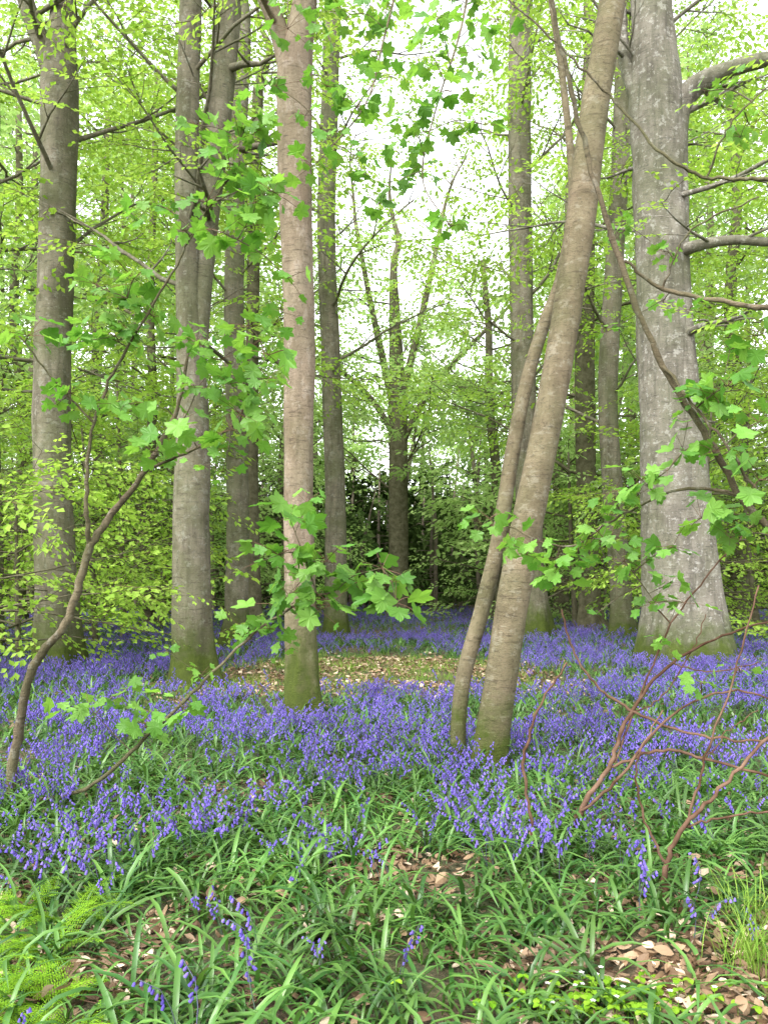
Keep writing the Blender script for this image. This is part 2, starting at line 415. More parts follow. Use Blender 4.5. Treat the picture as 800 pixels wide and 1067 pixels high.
# ------------------------------------------------------------------ trees
def grow(mb, leaves, p, d, L, r, lvl, rg, up=.05, lscale=1., leafy=1., mi=0):
    n = int(min(9, max(3, L/.45))); pts = [np.array(p, float)]; d = np.array(d, float); dirs = []
    for i in range(n):
        d = d+rg.normal(0, .12, 3)+np.array([0, 0, up*.5]); d /= np.linalg.norm(d); dirs.append(d)
        pts.append(pts[-1]+d*L/n)
    P = np.array(pts)
    mb.tube(P, np.linspace(r, max(.0035, r*.25), n+1), 7 if r > .04 else (5 if r > .015 else 3), mi)
    if lvl > 0:
        k = int(min(8, 3+L*1.0)); sd = 1 if rg.rand() < .5 else -1
        for t in np.linspace(.22, 1, k):
            x = min(n-1e-3, t*n*rg.uniform(.93, 1)); i = int(x); q = P[i]+(P[i+1]-P[i])*(x-i); dd = dirs[i]
            s = np.cross(dd, [0, 0, 1.]); s = s/(np.linalg.norm(s)+1e-6)*sd; sd = -sd
            a = rg.uniform(.5, 1.05)
            cd = dd*cos(a)+s*sin(a)+np.array([0, 0, rg.normal(0, .18)])
            if lvl == 1: cd[2] *= .5
            cd /= np.linalg.norm(cd)
            grow(mb, leaves, q, cd, L*rg.uniform(.3, .52)*(1.15-.45*t), r*.45*(1.2-.5*t), lvl-1, rg, up*.5, lscale, leafy, mi)
    if lvl <= 1:
        m = max(1, int(round(L/(.45*lscale))))
        for j in range(m):
            if lvl == 1 and j < m*.5: continue
            if rg.rand() > leafy: continue
            x = (j+.5+rg.rand()*.5)/m*n; i = min(int(x), n-1); q = P[i]+(P[i+1]-P[i])*min(1, x-i); dd = dirs[i]
            yaw = math.atan2(dd[1], dd[0])+rg.normal(0, .6)
            leaves.append((q, (rg.normal(0, .4), rg.normal(.12, .32), yaw), lscale*rg.uniform(.65, 1.25)))

def trunk_path(pl, d, lean=0.0):
    out = []
    for px, py, w in pl:
        q = obs(px, py, d); q[1] += lean*(q[2]); out.append([*q, w*.5*d/F])
    out = np.array(out)
    g = float(gz(out[0, 0], out[0, 1])); out[0, 2] = g-.12
    return out
def tree(name, pl, d, mat, seed, sides=22, per=7, flare=.55, rough=.05, top=None, auto=None, stems=(),
         coll=None, lscale=1., lvl=2, leafy=1., lean=0.0):
    rg = np.random.RandomState(seed); E = empty(name); mb = MB(); leaves = []
    A = trunk_path(pl, d, lean)
    if top:
        last = A[-1]; dr = A[-1, :3]-A[-2, :3]; dr /= np.linalg.norm(dr)
        steps = 4; H = top-last[2]
        if H > .5:
            for k in range(1, steps+1):
                q = last[:3]+np.array([dr[0]*H*.7*k/steps+rg.normal(0, .12), dr[1]*H*.7*k/steps+rg.normal(0, .12), H*k/steps])
                A = np.vstack([A, [*q, last[3]*(1-.85*k/steps)]])
    C = catmull(A, per)
    mb.tube(C[:, :3], np.clip(C[:, 3], .01, 9), sides, 0, flare, rough, seed)
    for st in stems:
        S = np.array([[*obs(px, py, dd), w*.5*dd/F] for px, py, w, dd in st])
        S2 = catmull(S, 6); mb.tube(S2[:, :3], np.clip(S2[:, 3], .004, 9), 14, 0, 0, .04, seed+3)
        tip = S2[-1]; dr = S2[-1, :3]-S2[-3, :3]; dr /= np.linalg.norm(dr)
        grow(mb, leaves, tip[:3], dr, 3.0, tip[3]*.9, min(2, lvl), rg, .1, lscale, leafy)
        for q in S2[len(S2)//3::5]:
            a = rg.uniform(0, 6.28)
            grow(mb, leaves, q[:3], (cos(a), sin(a), rg.uniform(-.1, .5)), rg.uniform(1., 2.2), q[3]*.35, 1, rg, .03, lscale, leafy)
    if auto:
        n, z0, z1, l0, l1, e0 = auto
        az = rg.uniform(0, 6.28)
        for k in range(n):
            t = (k+rg.rand()*.8)/n; z = z0+(z1-z0)*t
            i = int(np.argmin(abs(C[:, 2]-z))); q = C[i]
            az += 2.4+rg.normal(0, .4); el = rg.normal(e0, .2)+t*.35
            dv = (cos(az)*cos(el), sin(az)*cos(el), sin(el)); L = rg.uniform(l0, l1)*(1-.35*t)
            grow(mb, leaves, q[:3], dv, L, min(q[3]*.5, .010+L*.009), lvl, rg, .05, lscale, leafy)
    mb.obj('trunk_and_limbs', [mat], parent=E)
    if leaves:
        rgi = np.random.RandomState(seed+9)
        c = coll or C_beech
        ginst('foliage', [l[0] for l in leaves], [l[1] for l in leaves], [l[2] for l in leaves], rgi.randint(0, len(c.objects), len(leaves)), c, E)

tree('beech_tree', [(62, 700, 46), (60, 650, 44), (57, 560, 40), (54, 430, 38), (58, 300, 37), (62, 180, 36), (62, 90, 38), (66, 20, 26), (70, -60, 22)], 13.5, M_beech, 1,
     top=14, auto=(10, 6.5, 13.5, 2.8, 4.6, .25), lscale=1.1, stems=[[(60, 85, 26, 13.5), (46, 50, 20, 13.5), (30, 10, 17, 13.4), (10, -60, 14, 13.2)]])
tree('beech_tree', [(202, 712, 42), (200, 650, 40), (199, 560, 38), (201, 470, 35), (200, 400, 31), (196, 300, 25), (195, 150, 24), (199, 0, 23), (200, -60, 20)], 12, M_beech, 2,
     top=13, auto=(9, 5.5, 12.5, 2.5, 4.3, .25), lscale=1.1, stems=[[(203, 400, 22, 12), (209, 300, 24, 12.1), (218, 200, 27, 12.2), (229, 110, 27, 12.3), (240, 0, 25, 12.4), (248, -90, 18, 12.5)]])
tree('sycamore_tree', [(317, 752, 38), (315, 700, 35), (313, 640, 33), (311, 520, 31), (312, 380, 31), (309, 250, 33), (307, 150, 36), (307, 70, 36), (316, 15, 26), (326, -60, 22)], 8.6, M_syc, 3,
     sides=32, per=10, flare=.45, rough=.07, top=11, auto=(4, 8.4, 10.5, 1.5, 3., .5), stems=[[(303, 80, 24, 8.6), (290, 30, 20, 8.6), (274, -10, 17, 8.5), (255, -80, 14, 8.4)]])
tree('beech_tree', [(246, 676, 28), (247, 640, 25), (248, 560, 24), (247, 450, 22), (244, 330, 21), (246, 200, 19), (252, 60, 18)], 18, M_beech, 4, top=16, auto=(13, 4.5, 15, 2.5, 4.5, .15), lscale=1.25)
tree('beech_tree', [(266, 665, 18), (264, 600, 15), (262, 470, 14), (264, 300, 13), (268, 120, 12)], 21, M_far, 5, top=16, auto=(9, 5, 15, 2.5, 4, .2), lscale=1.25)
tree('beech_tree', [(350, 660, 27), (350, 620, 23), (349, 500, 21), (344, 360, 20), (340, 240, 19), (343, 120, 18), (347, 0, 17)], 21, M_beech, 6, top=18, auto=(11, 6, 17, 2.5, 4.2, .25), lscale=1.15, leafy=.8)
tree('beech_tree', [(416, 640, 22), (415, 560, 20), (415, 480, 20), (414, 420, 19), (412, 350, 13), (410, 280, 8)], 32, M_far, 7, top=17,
     auto=(9, 4, 12, 3, 5.5, .2), lvl=2, leafy=.4, lscale=1.3, coll=C_far, stems=[
        [(414, 440, 9, 32), (400, 380, 8, 32), (385, 310, 6, 31.5), (370, 230, 4, 31)], [(415, 425, 9, 32), (432, 360, 8, 32), (448, 290, 6, 32.4), (462, 220, 4, 33)],
        [(415, 470, 8, 32), (445, 410, 6, 32), (480, 370, 5, 32), (520, 330, 3, 32)], [(414, 460, 7, 32), (390, 420, 6, 32), (360, 390, 4, 32), (335, 370, 3, 31)]])
tree('beech_tree', [(560, 655, 32), (556, 620, 27), (550, 520, 26), (545, 400, 25), (542, 250, 24), (541, 100, 24), (543, 0, 23)], 20, M_beech, 8, top=17, auto=(11, 5.5, 16, 2.6, 4.4, .25), lscale=1.15, leafy=.85)
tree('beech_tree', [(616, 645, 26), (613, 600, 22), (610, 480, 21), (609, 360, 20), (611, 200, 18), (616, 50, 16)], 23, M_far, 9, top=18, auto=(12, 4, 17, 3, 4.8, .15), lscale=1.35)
tree('beech_tree', [(650, 665, 26), (646, 610, 22), (637, 500, 21), (633, 400, 20), (640, 270, 19), (647, 140, 18), (650, 0, 16)], 19, M_beech, 10, top=15, auto=(12, 4.5, 14.5, 2.5, 4.5, .15), lscale=1.25)
tree('beech_tree', [(712, 692, 84), (708, 650, 74), (703, 590, 64), (697, 480, 58), (691, 350, 52), (687, 220, 52), (685, 130, 56), (682, 80, 50), (678, 0, 40), (676, -60, 36)], 14.2, M_beech_big, 12,
     sides=40, per=10, flare=.35, rough=.06, top=14, auto=(8, 7, 13.5, 3, 5, .2), lscale=1.1, stems=[
        [(752, 700, 40, 14.0), (742, 650, 34, 14.0), (731, 590, 34, 14.0), (722, 500, 32, 14.0), (712, 400, 30, 14.0), (706, 300, 26, 14.1), (704, 180, 24, 14.1), (706, 120, 24, 14.1), (722, 92, 22, 14), (756, 74, 17, 13.8), (800, 62, 15, 13.5), (850, 60, 12, 13.2)],
        [(708, 262, 14, 14.0), (730, 255, 12, 13.8), (765, 250, 10, 13.6), (810, 252, 9, 13.4), (860, 240, 7, 13)],
        [(668, 120, 15, 14.2), (650, 60, 13, 14.3), (645, 0, 11, 14.4), (630, -60, 9, 14.5)]])
extra = [(-6, 16, 22, M_beech, 4, 14), (20, 25, 15, M_far, 3, 17), (156, 22, 13, M_far, 2.5, 16), (110, 27, 16, M_far, 4, 18),
         (-75, 21, 24, M_far, 3, 16), (300, 30, 15, M_far, 4, 15), (515, 30, 14, M_far, 4, 14), (585, 28, 16, M_far, 4, 18),
         (690, 27, 18, M_far, 3.5, 18), (770, 24, 20, M_far, 3, 17), (850, 20, 26, M_beech, 3, 15), (30, 33, 14, M_far, 4, 21), (210, 31, 15, M_far, 4, 20), (740, 34, 14, M_far, 4, 21),
         (640, 33, 9, M_far, 5, 19), (130, 35, 9, M_far, 5, 20)]
for i, (px, d, w, mt, z0, z1) in enumerate(extra):
    rg = np.random.RandomState(50+i); pl = []
    yb = 600+1330/d
    for k, t in enumerate(np.linspace(0, 1, 6)):
        py = yb+(600-(z1-EYE)*F/d-yb)*t*.9
        pl.append((px+rg.normal(0, 4)*(k > 0)+6*t*(i % 3-1), py, w*(1-.6*t)))
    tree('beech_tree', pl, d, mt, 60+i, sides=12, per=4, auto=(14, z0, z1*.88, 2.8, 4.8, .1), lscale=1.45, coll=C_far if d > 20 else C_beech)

under = [(20, 14.5, 3.0), (100, 17, 4.5), (-60, 16, 5), (165, 24, 5), (640, 26, 6.5), (600, 24, 5), (700, 21, 6), (790, 19, 6.5), (860, 17, 6), (520, 29, 4.5), (310, 29, 5.5), (250, 27, 6), (60, 22, 6.5), (745, 17, 5), (130, 20, 6), (200, 28, 7), (560, 31, 6), (660, 30, 8), (820, 22, 8), (-20, 20, 7), (-30, 11.5, 2.8)]
for i, (px, d, h) in enumerate(under):
    rg = np.random.RandomState(90+i)
    top_py = 600-(h-EYE)*F/d; b = 600+EYE*F/d
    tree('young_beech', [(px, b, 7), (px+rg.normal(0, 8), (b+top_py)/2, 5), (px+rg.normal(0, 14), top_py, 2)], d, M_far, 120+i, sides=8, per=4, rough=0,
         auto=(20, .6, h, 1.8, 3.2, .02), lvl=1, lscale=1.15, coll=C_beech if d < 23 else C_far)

# ------------------------------------------------------------------ dark conifer plantation behind
def conifers():
    E = empty('conifer_plantation'); mb = MB(); rg = np.random.RandomState(8); P = []; R = []; S = []
    for row in range(4):
        for x in np.arange(-34, 34, 1.7 if row == 0 else 2.0):
            px = x+rg.normal(0, .5); py = 34.5+row*3.0+rg.normal(0, .6); h = rg.uniform(5.0, 7.5)+(1.5 if row == 0 else 0)
            mb.tube([(px, py, -.2), (px+rg.normal(0, .1), py, h*.5), (px+rg.normal(0, .2), py, h)], [.10, .08, .02], 5)
            for k in range(24):
                z = .3+(h-.5)*(k/24.); az = rg.uniform(0, 6.28); L = rg.uniform(.9, 1.9)*(1.15-z/h)
                e = np.array([px+cos(az)*L, py+sin(az)*L, z-.25*L])
                mb.tube([(px, py, z), (px+cos(az)*L*.5, py+sin(az)*L*.5, z+.02), e], [.018, .012, .005], 3, cap=False)
                if row == 0 and rg.rand() < .85: continue
                if row == 1 and rg.rand() < .4: continue
                for q in ((.2, .6, .95) if row > 1 else (.3, .75)):
                    P.append((px+cos(az)*L*q, py+sin(az)*L*q, z-.1*L)); R.append((rg.normal(0, .6), rg.uniform(.1, 1.0), az+rg.normal(0, .5))); S.append(rg.uniform(1.1, 1.8))
    mb.obj('trunks', [M_dark], parent=E)
    ginst('needles', P, R, S, rg.randint(0, 3, len(P)), C_con, E)
conifers()
def thicket():
    rg = np.random.RandomState(28); n = 5000
    x = rg.uniform(-44, 44, n); y = rg.uniform(46, 48.5, n); z = rg.uniform(.1, 6., n)*(.6+.5*vnoise(x, y*0, 3., 1))
    ginst('thicket', np.stack([x, y, z], -1), np.stack([rg.normal(0, .7, n), rg.normal(.5, .6, n), rg.uniform(0, 6.28, n)], -1), rg.uniform(2.0, 3.2, n), rg.randint(0, 3, n), C_con)
thicket()

def distant():
    E = empty('distant_trees'); mb = MB(); rg = np.random.RandomState(18); P = []; R = []; S = []
    for row, d0 in enumerate((50, 60)):
        for x in np.arange(-.8*d0, .8*d0, 4.6):
            px = x+rg.normal(0, 1.2); py = d0+rg.normal(0, 2)
            side = abs(px/py-.04)
            h = (13+21*min(1, side/.32)+rg.uniform(-2, 3))*(.95+.12*row)
            if side < .11: h = 11.5+row*2.2+rg.uniform(-1.5, 2)
            mb.tube([(px, py, -.2), (px+rg.normal(0, .3), py, h*.5), (px+rg.normal(0, .6), py, h*.95)], [.24, .16, .03], 7)
            for c in range(int(13+h*1.0)):
                t = rg.rand()**.8; z = 3+(h-3)*t; az = rg.uniform(0, 6.28); w = 3.8*(1-.65*t**2); L = w*rg.uniform(.4, 1)
                e = np.array([px+cos(az)*L, py+sin(az)*L, z+L*.35])
                mb.tube([(px, py, z-.4), (px+cos(az)*L*.5, py+sin(az)*L*.5, z+.1), e], [.06, .035, .012], 3)
                for k in range(7):
                    f = rg.uniform(.4, 1.1)
                    q = np.array([px, py, z-.2])*(1-f)+e*f+rg.normal(0, .6, 3)*np.array([1, 1, .5])
                    P.append(q); R.append((rg.normal(0, .45), rg.normal(.1, .35), rg.uniform(0, 6.28))); S.append(rg.uniform(1.7, 2.5))
    mb.obj('trunks', [M_far], parent=E)
    ginst('foliage', P, R, S, rg.randint(0, 5, len(P)), C_far, E)
distant()

# ------------------------------------------------------------------ foreground young sycamores
def sap(name, branches, clusters, mat, seed, sides=10, csc=1.0, wmul=1.0, extra=.75, flare=.2):
    E = empty(name); mb = MB(); rg = np.random.RandomState(seed); allp = []
    for bi, b in enumerate(branches):
        A = np.array([[*obs(px, py, d), w*wmul*.5*d/F] for px, py, w, d in b])
        if bi == 0: A[0, 2] = gz(A[0, 0], A[0, 1])-.05
        C = catmull(A, 8)
        C[1:-1, :3] += rg.normal(0, .004, C[1:-1, :3].shape)
        mb.tube(C[:, :3], np.clip(C[:, 3], .0015, 1)*(1+rg.normal(0, .06, len(C))), sides, 0, flare if bi == 0 else 0, .08, seed)
        allp.append(C)
    allp = np.vstack(allp); P = []; R = []; S = []
    for (px, py, d, s) in clusters:
        c = obs(px, py, d); dist = np.linalg.norm(allp[:, :3]-c, axis=1)+np.where(allp[:, 2] > c[2]+.02, .15, 0)
        a = allp[int(np.argmin(dist)), :3]; L = np.linalg.norm(c-a)
        mid = (a+c)/2+np.array([0, 0, .08*L])+rg.normal(0, .04*L, 3)
        C = catmull([a, mid, c], 5); mb.tube(C, np.linspace(.0045, .002, len(C))*(1 if L < .6 else 1.3), 5)
        allp = np.vstack([allp, np.hstack([C, np.full((len(C), 1), .003)])])
        P.append(c); R.append((rg.normal(0, .3), rg.normal(0, .3), rg.uniform(0, 6.28))); S.append(s*csc*rg.uniform(.85, 1.15))
        if rg.rand() < extra:
            P.append(mid); R.append((rg.normal(0, .3), rg.normal(0, .3), rg.uniform(0, 6.28))); S.append(s*csc*rg.uniform(.6, .9))
        if rg.rand() < extra:
            q = c+rg.normal(0, .10, 3); C = catmull([C[-3], (C[-3]+q)/2, q], 3); mb.tube(C, np.full(len(C), .0018), 4)
            P.append(q); R.append((rg.normal(0, .4), rg.normal(0, .4), rg.uniform(0, 6.28))); S.append(s*csc*rg.uniform(.6, .9))
    mb.obj('stems', [mat], parent=E)
    if P: ginst('leaves', P, R, S, rg.randint(0, 7, len(P)), C_syc, E)

sap('sycamore_sapling', [
    [(8, 842, 13, 5.3), (18, 770, 12, 5.3), (35, 695, 11, 5.2), (72, 643, 10, 5.2), (94, 572, 9, 5.2), (118, 535, 8, 5.2), (152, 490, 7, 5.1), (180, 440, 6, 5.1), (192, 395, 4, 5.0), (200, 340, 3, 5.0)],
    [(94, 572, 6, 5.2), (90, 520, 5, 5.1), (98, 440, 4, 5.1), (128, 372, 3.4, 5.0), (180, 285, 2.6, 4.9), (206, 235, 2.2, 4.9), (250, 170, 1.8, 4.8)],
    [(12, 838, 7, 5.2), (90, 822, 5, 5.0), (150, 770, 5, 4.9), (200, 722, 4, 4.8), (262, 662, 3.4, 4.8), (310, 630, 2.6, 4.7), (350, 615, 2, 4.7)],
    [(98, 440, 3, 5.1), (60, 400, 2.5, 5.0), (20, 350, 2, 4.9)],
    [(150, 490, 4, 5.1), (200, 470, 3, 5.0), (250, 440, 2, 4.9)]],
    [(240, 180, 4.8, 1.1), (285, 200, 4.7, 1.1), (250, 145, 4.8, .9), (205, 130, 4.9, .8), (190, 240, 4.8, .9), (232, 242, 4.7, 1.1), (300, 290, 4.7, .9), (150, 212, 5, .9), (270, 120, 4.8, .9),
     (108, 302, 5, 1.1), (140, 290, 4.9, 1), (75, 410, 5, .8), (30, 350, 4.9, 1.1), (160, 330, 5, .9), (212, 360, 4.8, 1), (280, 370, 4.7, 1.2), (240, 400, 4.7, 1.1), (130, 422, 5, 1), (190, 440, 4.9, 1.1), (242, 448, 4.7, 1.1),
     (160, 470, 4.9, .9), (232, 492, 4.8, .9), (205, 405, 4.8, 1), (95, 340, 5, .8), (170, 380, 5, .9), (260, 340, 4.8, .9), (215, 210, 4.8, 1), (265, 235, 4.8, .9), (230, 375, 4.8, 1), (120, 350, 4.9, .8), (260, 420, 4.8, .9),
     (302, 540, 4.6, 1.2), (290, 578, 4.6, 1.1), (340, 585, 4.6, 1.1), (398, 592, 4.5, 1.0), (368, 608, 4.6, 1.1), (412, 628, 4.5, 1.1), (300, 632, 4.7, 1.1), (345, 630, 4.6, 1.2), (252, 655, 4.8, .9), (318, 600, 4.6, 1.1), (280, 655, 4.7, .8),
     (92, 735, 4.9, 1.), (152, 758, 4.8, .8), (192, 738, 4.7, .9), (130, 720, 5, .8), (205, 700, 4.8, .6)], M_twig2, 31, wmul=.85, csc=1.0, extra=.8)

def leaning():
    E = empty('leaning_sycamore'); mb = MB(); rg = np.random.RandomState(77)
    def st(pl, sides, fl, seed):
        A = np.array([[*obs(px, py, d), w*.5*d/F] for px, py, w, d in pl])
        if fl: A[0, 2] = gz(A[0, 0], A[0, 1])-.1
        C = catmull(A, 9); mb.tube(C[:, :3], np.clip(C[:, 3], .003, 1), sides, 0, fl, .06, seed); return C
    st([(508, 815, 36, 6.3), (514, 760, 34, 6.3), (526, 680, 34, 6.3), (546, 560, 33, 6.3), (568, 450, 31, 6.35), (588, 340, 30, 6.4), (603, 240, 30, 6.4), (618, 120, 29, 6.4), (638, 0, 28, 6.4), (655, -110, 24, 6.4), (668, -230, 16, 6.4)], 30, .22, 4)
    st([(480, 812, 17, 6.4), (477, 760, 17, 6.4), (484, 700, 17, 6.45), (502, 635, 17, 6.5), (520, 560, 16, 6.5), (532, 480, 15, 6.55), (548, 400, 14, 6.6), (566, 340, 13, 6.65), (585, 285, 12, 6.7), (596, 200, 9, 6.75), (588, 100, 7, 6.8), (574, 0, 6, 6.8), (560, -90, 5, 6.8)], 20, .15, 6)
    l = st([(654, -100, 12, 6.4), (590, -110, 10, 6.2), (500, -80, 8, 6.0), (420, -40, 5, 5.9), (350, -30, 4, 5.8), (300, -20, 3, 5.7)], 10, 0, 2)
    l2 = st([(420, -40, 3, 5.9), (400, 40, 2, 5.8), (380, 110, 1.6, 5.7), (330, 170, 1.4, 5.6)], 8, 0, 2)
    l3 = st([(500, -80, 3, 6.0), (480, 30, 2.2, 5.9), (455, 110, 1.6, 5.8), (440, 185, 1.4, 5.7), (468, 235, 1.2, 5.6)], 8, 0, 2)
    allp = np.vstack([l, l2, l3]); P = []; R = []; S = []
    cl = [(330, 40), (365, 15), (408, 80), (372, 112), (440, 50), (470, 95), (500, 60), (520, 20), (322, 175), (380, 182), (440, 186), (470, 236), (350, 140), (425, 120), (400, 20), (455, 20), (340, 90), (300, 30), (395, 212), (505, 130), (415, 160), (288, 90), (385, 55), (480, 10), (350, 0)]
    for px, py in cl:
        d = rg.uniform(5.4, 6.1); c = obs(px, py, d); i = int(np.argmin(np.linalg.norm(allp[:, :3]-c, axis=1))); a0 = allp[i, :3]
        C = catmull([a0, (a0+c)/2+np.array([0, 0, .05]), c], 5); mb.tube(C, np.linspace(.004, .002, len(C)), 4)
        P.append(c); R.append((rg.normal(0, .3), rg.normal(0, .3), rg.uniform(0, 6.28))); S.append(rg.uniform(.9, 1.15))
        P.append((a0+c)/2); R.append((rg.normal(0, .3), rg.normal(0, .3), rg.uniform(0, 6.28))); S.append(rg.uniform(.6, .9))
    mb.obj('stems', [M_lean], parent=E)
    ginst('leaves', P, R, S, rg.randint(0, 7, len(P)), C_syc, E)
leaning()

sap('sycamore_sapling', [
    [(905, 960, 26, 3.9), (900, 800, 22, 3.9), (880, 650, 20, 4.0), (845, 590, 13, 4.0), (800, 550, 8, 4.1), (770, 515, 7, 4.1), (738, 458, 7, 4.1), (690, 380, 6, 4.1), (650, 285, 6, 4.1), (620, 190, 5, 4.1), (597, 105, 5, 4.1), (578, 20, 4, 4.1), (568, -40, 4, 4.1)],
    [(880, 650, 12, 4.0), (850, 450, 10, 3.9), (830, 335, 7, 3.9), (800, 322, 6, 3.9), (740, 312, 5, 4.0), (690, 300, 4, 4.1), (650, 272, 3, 4.1)],
    [(830, 335, 6, 3.9), (830, 200, 5, 3.9), (790, 187, 4, 3.9), (735, 185, 3.4, 4.0), (690, 160, 3, 4.0), (640, 105, 2.6, 4.1), (590, 55, 2.2, 4.1), (520, -10, 2, 4.2)],
    [(690, 380, 4, 4.1), (720, 420, 3, 4.0), (760, 470, 3, 3.9), (790, 520, 3, 3.9)],
    [(735, 185, 2.4, 4.0), (760, 130, 2, 3.9), (800, 90, 1.6, 3.9)],
    [(690, 300, 2.4, 4.1), (720, 240, 2, 4.0), (790, 205, 1.6, 3.9)],
    [(770, 515, 4, 4.1), (710, 510, 3, 4.2), (640, 540, 2.4, 4.3), (590, 570, 2, 4.4), (520, 545, 1.6, 4.5)]],
    [(510, 540, 4.5, .9), (548, 578, 4.4, .9), (576, 604, 4.4, .9), (630, 562, 4.3, .9), (640, 512, 4.2, .9), (668, 500, 4.2, .9), (695, 490, 4.1, .9), (712, 470, 4.1, .9), (758, 402, 3.9, 1.), (790, 440, 3.8, 1.), (785, 350, 3.9, .9),
     (735, 415, 4, .8), (690, 262, 4.1, .5), (730, 540, 4.2, .9), (650, 585, 4.3, .8), (682, 628, 4.3, .7), (712, 628, 4.2, .7), (790, 500, 3.9, 1), (605, 580, 4.4, .7), (690, 315, 4.2, .5), (640, 250, 4.2, .45), (735, 95, 4.1, .5), (780, 130, 4.0, .6), (620, 640, 4.4, .6), (760, 560, 4.1, .8), (700, 570, 4.2, .7), (745, 470, 4, .9)], M_twig2, 41, sides=10, extra=.5)

sap('bare_shrub', [
    [(690, 962, 9, 3.8), (694, 900, 7, 3.8), (712, 862, 6, 3.8), (745, 828, 5, 3.8), (800, 768, 4, 3.8), (850, 730, 3, 3.8)],
    [(590, 872, 8, 4.6), (612, 832, 7, 4.6), (634, 800, 6, 4.6), (655, 745, 5, 4.6), (700, 690, 4, 4.6), (760, 660, 3, 4.6), (820, 640, 2.5, 4.6)],
    [(556, 905, 5, 4.2), (552, 850, 4.5, 4.2), (546, 790, 4, 4.2), (562, 735, 3, 4.2), (590, 690, 2.4, 4.2)],
    [(634, 800, 4, 4.6), (690, 782, 4, 4.5), (740, 792, 4, 4.5), (810, 812, 3, 4.4)],
    [(655, 740, 4, 4.6), (622, 715, 3.5, 4.6), (598, 680, 3, 4.6), (585, 635, 2.5, 4.6)],
    [(655, 740, 4, 4.6), (710, 762, 3.5, 4.5), (770, 772, 3, 4.4), (830, 770, 3, 4.4)],
    [(640, 795, 3, 4.6), (668, 720, 3, 4.6), (700, 650, 2.5, 4.6), (745, 590, 2, 4.6), (785, 545, 1.6, 4.6)],
    [(600, 850, 4, 4.6), (640, 815, 4, 4.5), (700, 745, 3, 4.5), (760, 720, 3, 4.5), (820, 735, 2, 4.4)],
    [(715, 860, 3.5, 3.8), (735, 790, 3, 3.8), (765, 700, 2.5, 3.8), (790, 610, 2, 3.8)],
    [(694, 900, 4, 3.8), (670, 850, 3, 3.8), (665, 790, 2.5, 3.8), (690, 740, 2, 3.8)],
    [(655, 745, 2.4, 4.6), (690, 725, 2, 4.6), (720, 680, 1.6, 4.6), (735, 640, 1.2, 4.6)],
    [(700, 690, 2, 4.6), (740, 700, 1.8, 4.5), (790, 690, 1.4, 4.5)],
    [(735, 790, 2, 3.8), (760, 760, 1.6, 3.8), (790, 740, 1.2, 3.8)],
    [(712, 862, 3, 3.8), (760, 850, 3, 3.8), (820, 845, 2.5, 3.8)]],
    [(730, 712, 4.4, .6), (676, 628, 4.5, .5), (770, 700, 4.0, .5)], M_twig, 51, sides=7, wmul=.8, extra=0)

# ------------------------------------------------------------------ ground flora
def ell(x, y, cx, cy, rx, ry):
    return np.clip(1.25-(((x-cx)/rx)**2+((y-cy)/ry)**2), 0, 1)
def clear_mask(x, y):
    w = x+(vnoise(x, y, .8, 2)-.5)*1.8; v = y+(vnoise(x, y, .8, 6)-.5)*1.4
    return ell(w, v, -.3, 13.0, 3.1, 3.3)
def bare_mask(x, y):
    w = x+(vnoise(x, y, .35, 2)-.5)*1.0; v = y+(vnoise(x, y, .35, 6)-.5)*1.0
    m = np.zeros_like(x)
    for cx, cy, rx, ry in ((1.15, 2.95, .9, .33), (.75, 3.3, .45, .22), (-.95, 3.2, .18, .4), (.2, 3.95, .22, .22), (1.8, 3.3, .5, .4)):
        m = np.maximum(m, ell(w*.6+x*.4, v*.6+y*.4, cx, cy, rx, ry))
    return m
def scatter(rg, d0, d1, dens):
    hw = .66*d1+1.2; n = int((2*hw)*(d1-d0)*dens)
    x = rg.uniform(-hw, hw, n); y = rg.uniform(d0, d1, n)
    k = abs(x) < .66*y+1.2
    return x[k], y[k]
def lay(name, x, y, q, rg, tilt, s0, s1, near, far, split, dz=-.01):
    E = empty(name)
    for part, k, c in (('near_plants', y < split, near), ('far_plants', y >= split, far)):
        X = x[k]; Y = y[k]; n = len(X)
        if n: ginst(part, np.stack([X, Y, gz(X, Y)+dz], -1), np.stack([rg.normal(0, tilt, n), rg.normal(0, tilt, n), rg.uniform(0, 6.28, n)], -1),
              rg.uniform(s0, s1, n)*q[k], rg.randint(0, len(c.objects), n), c, E)
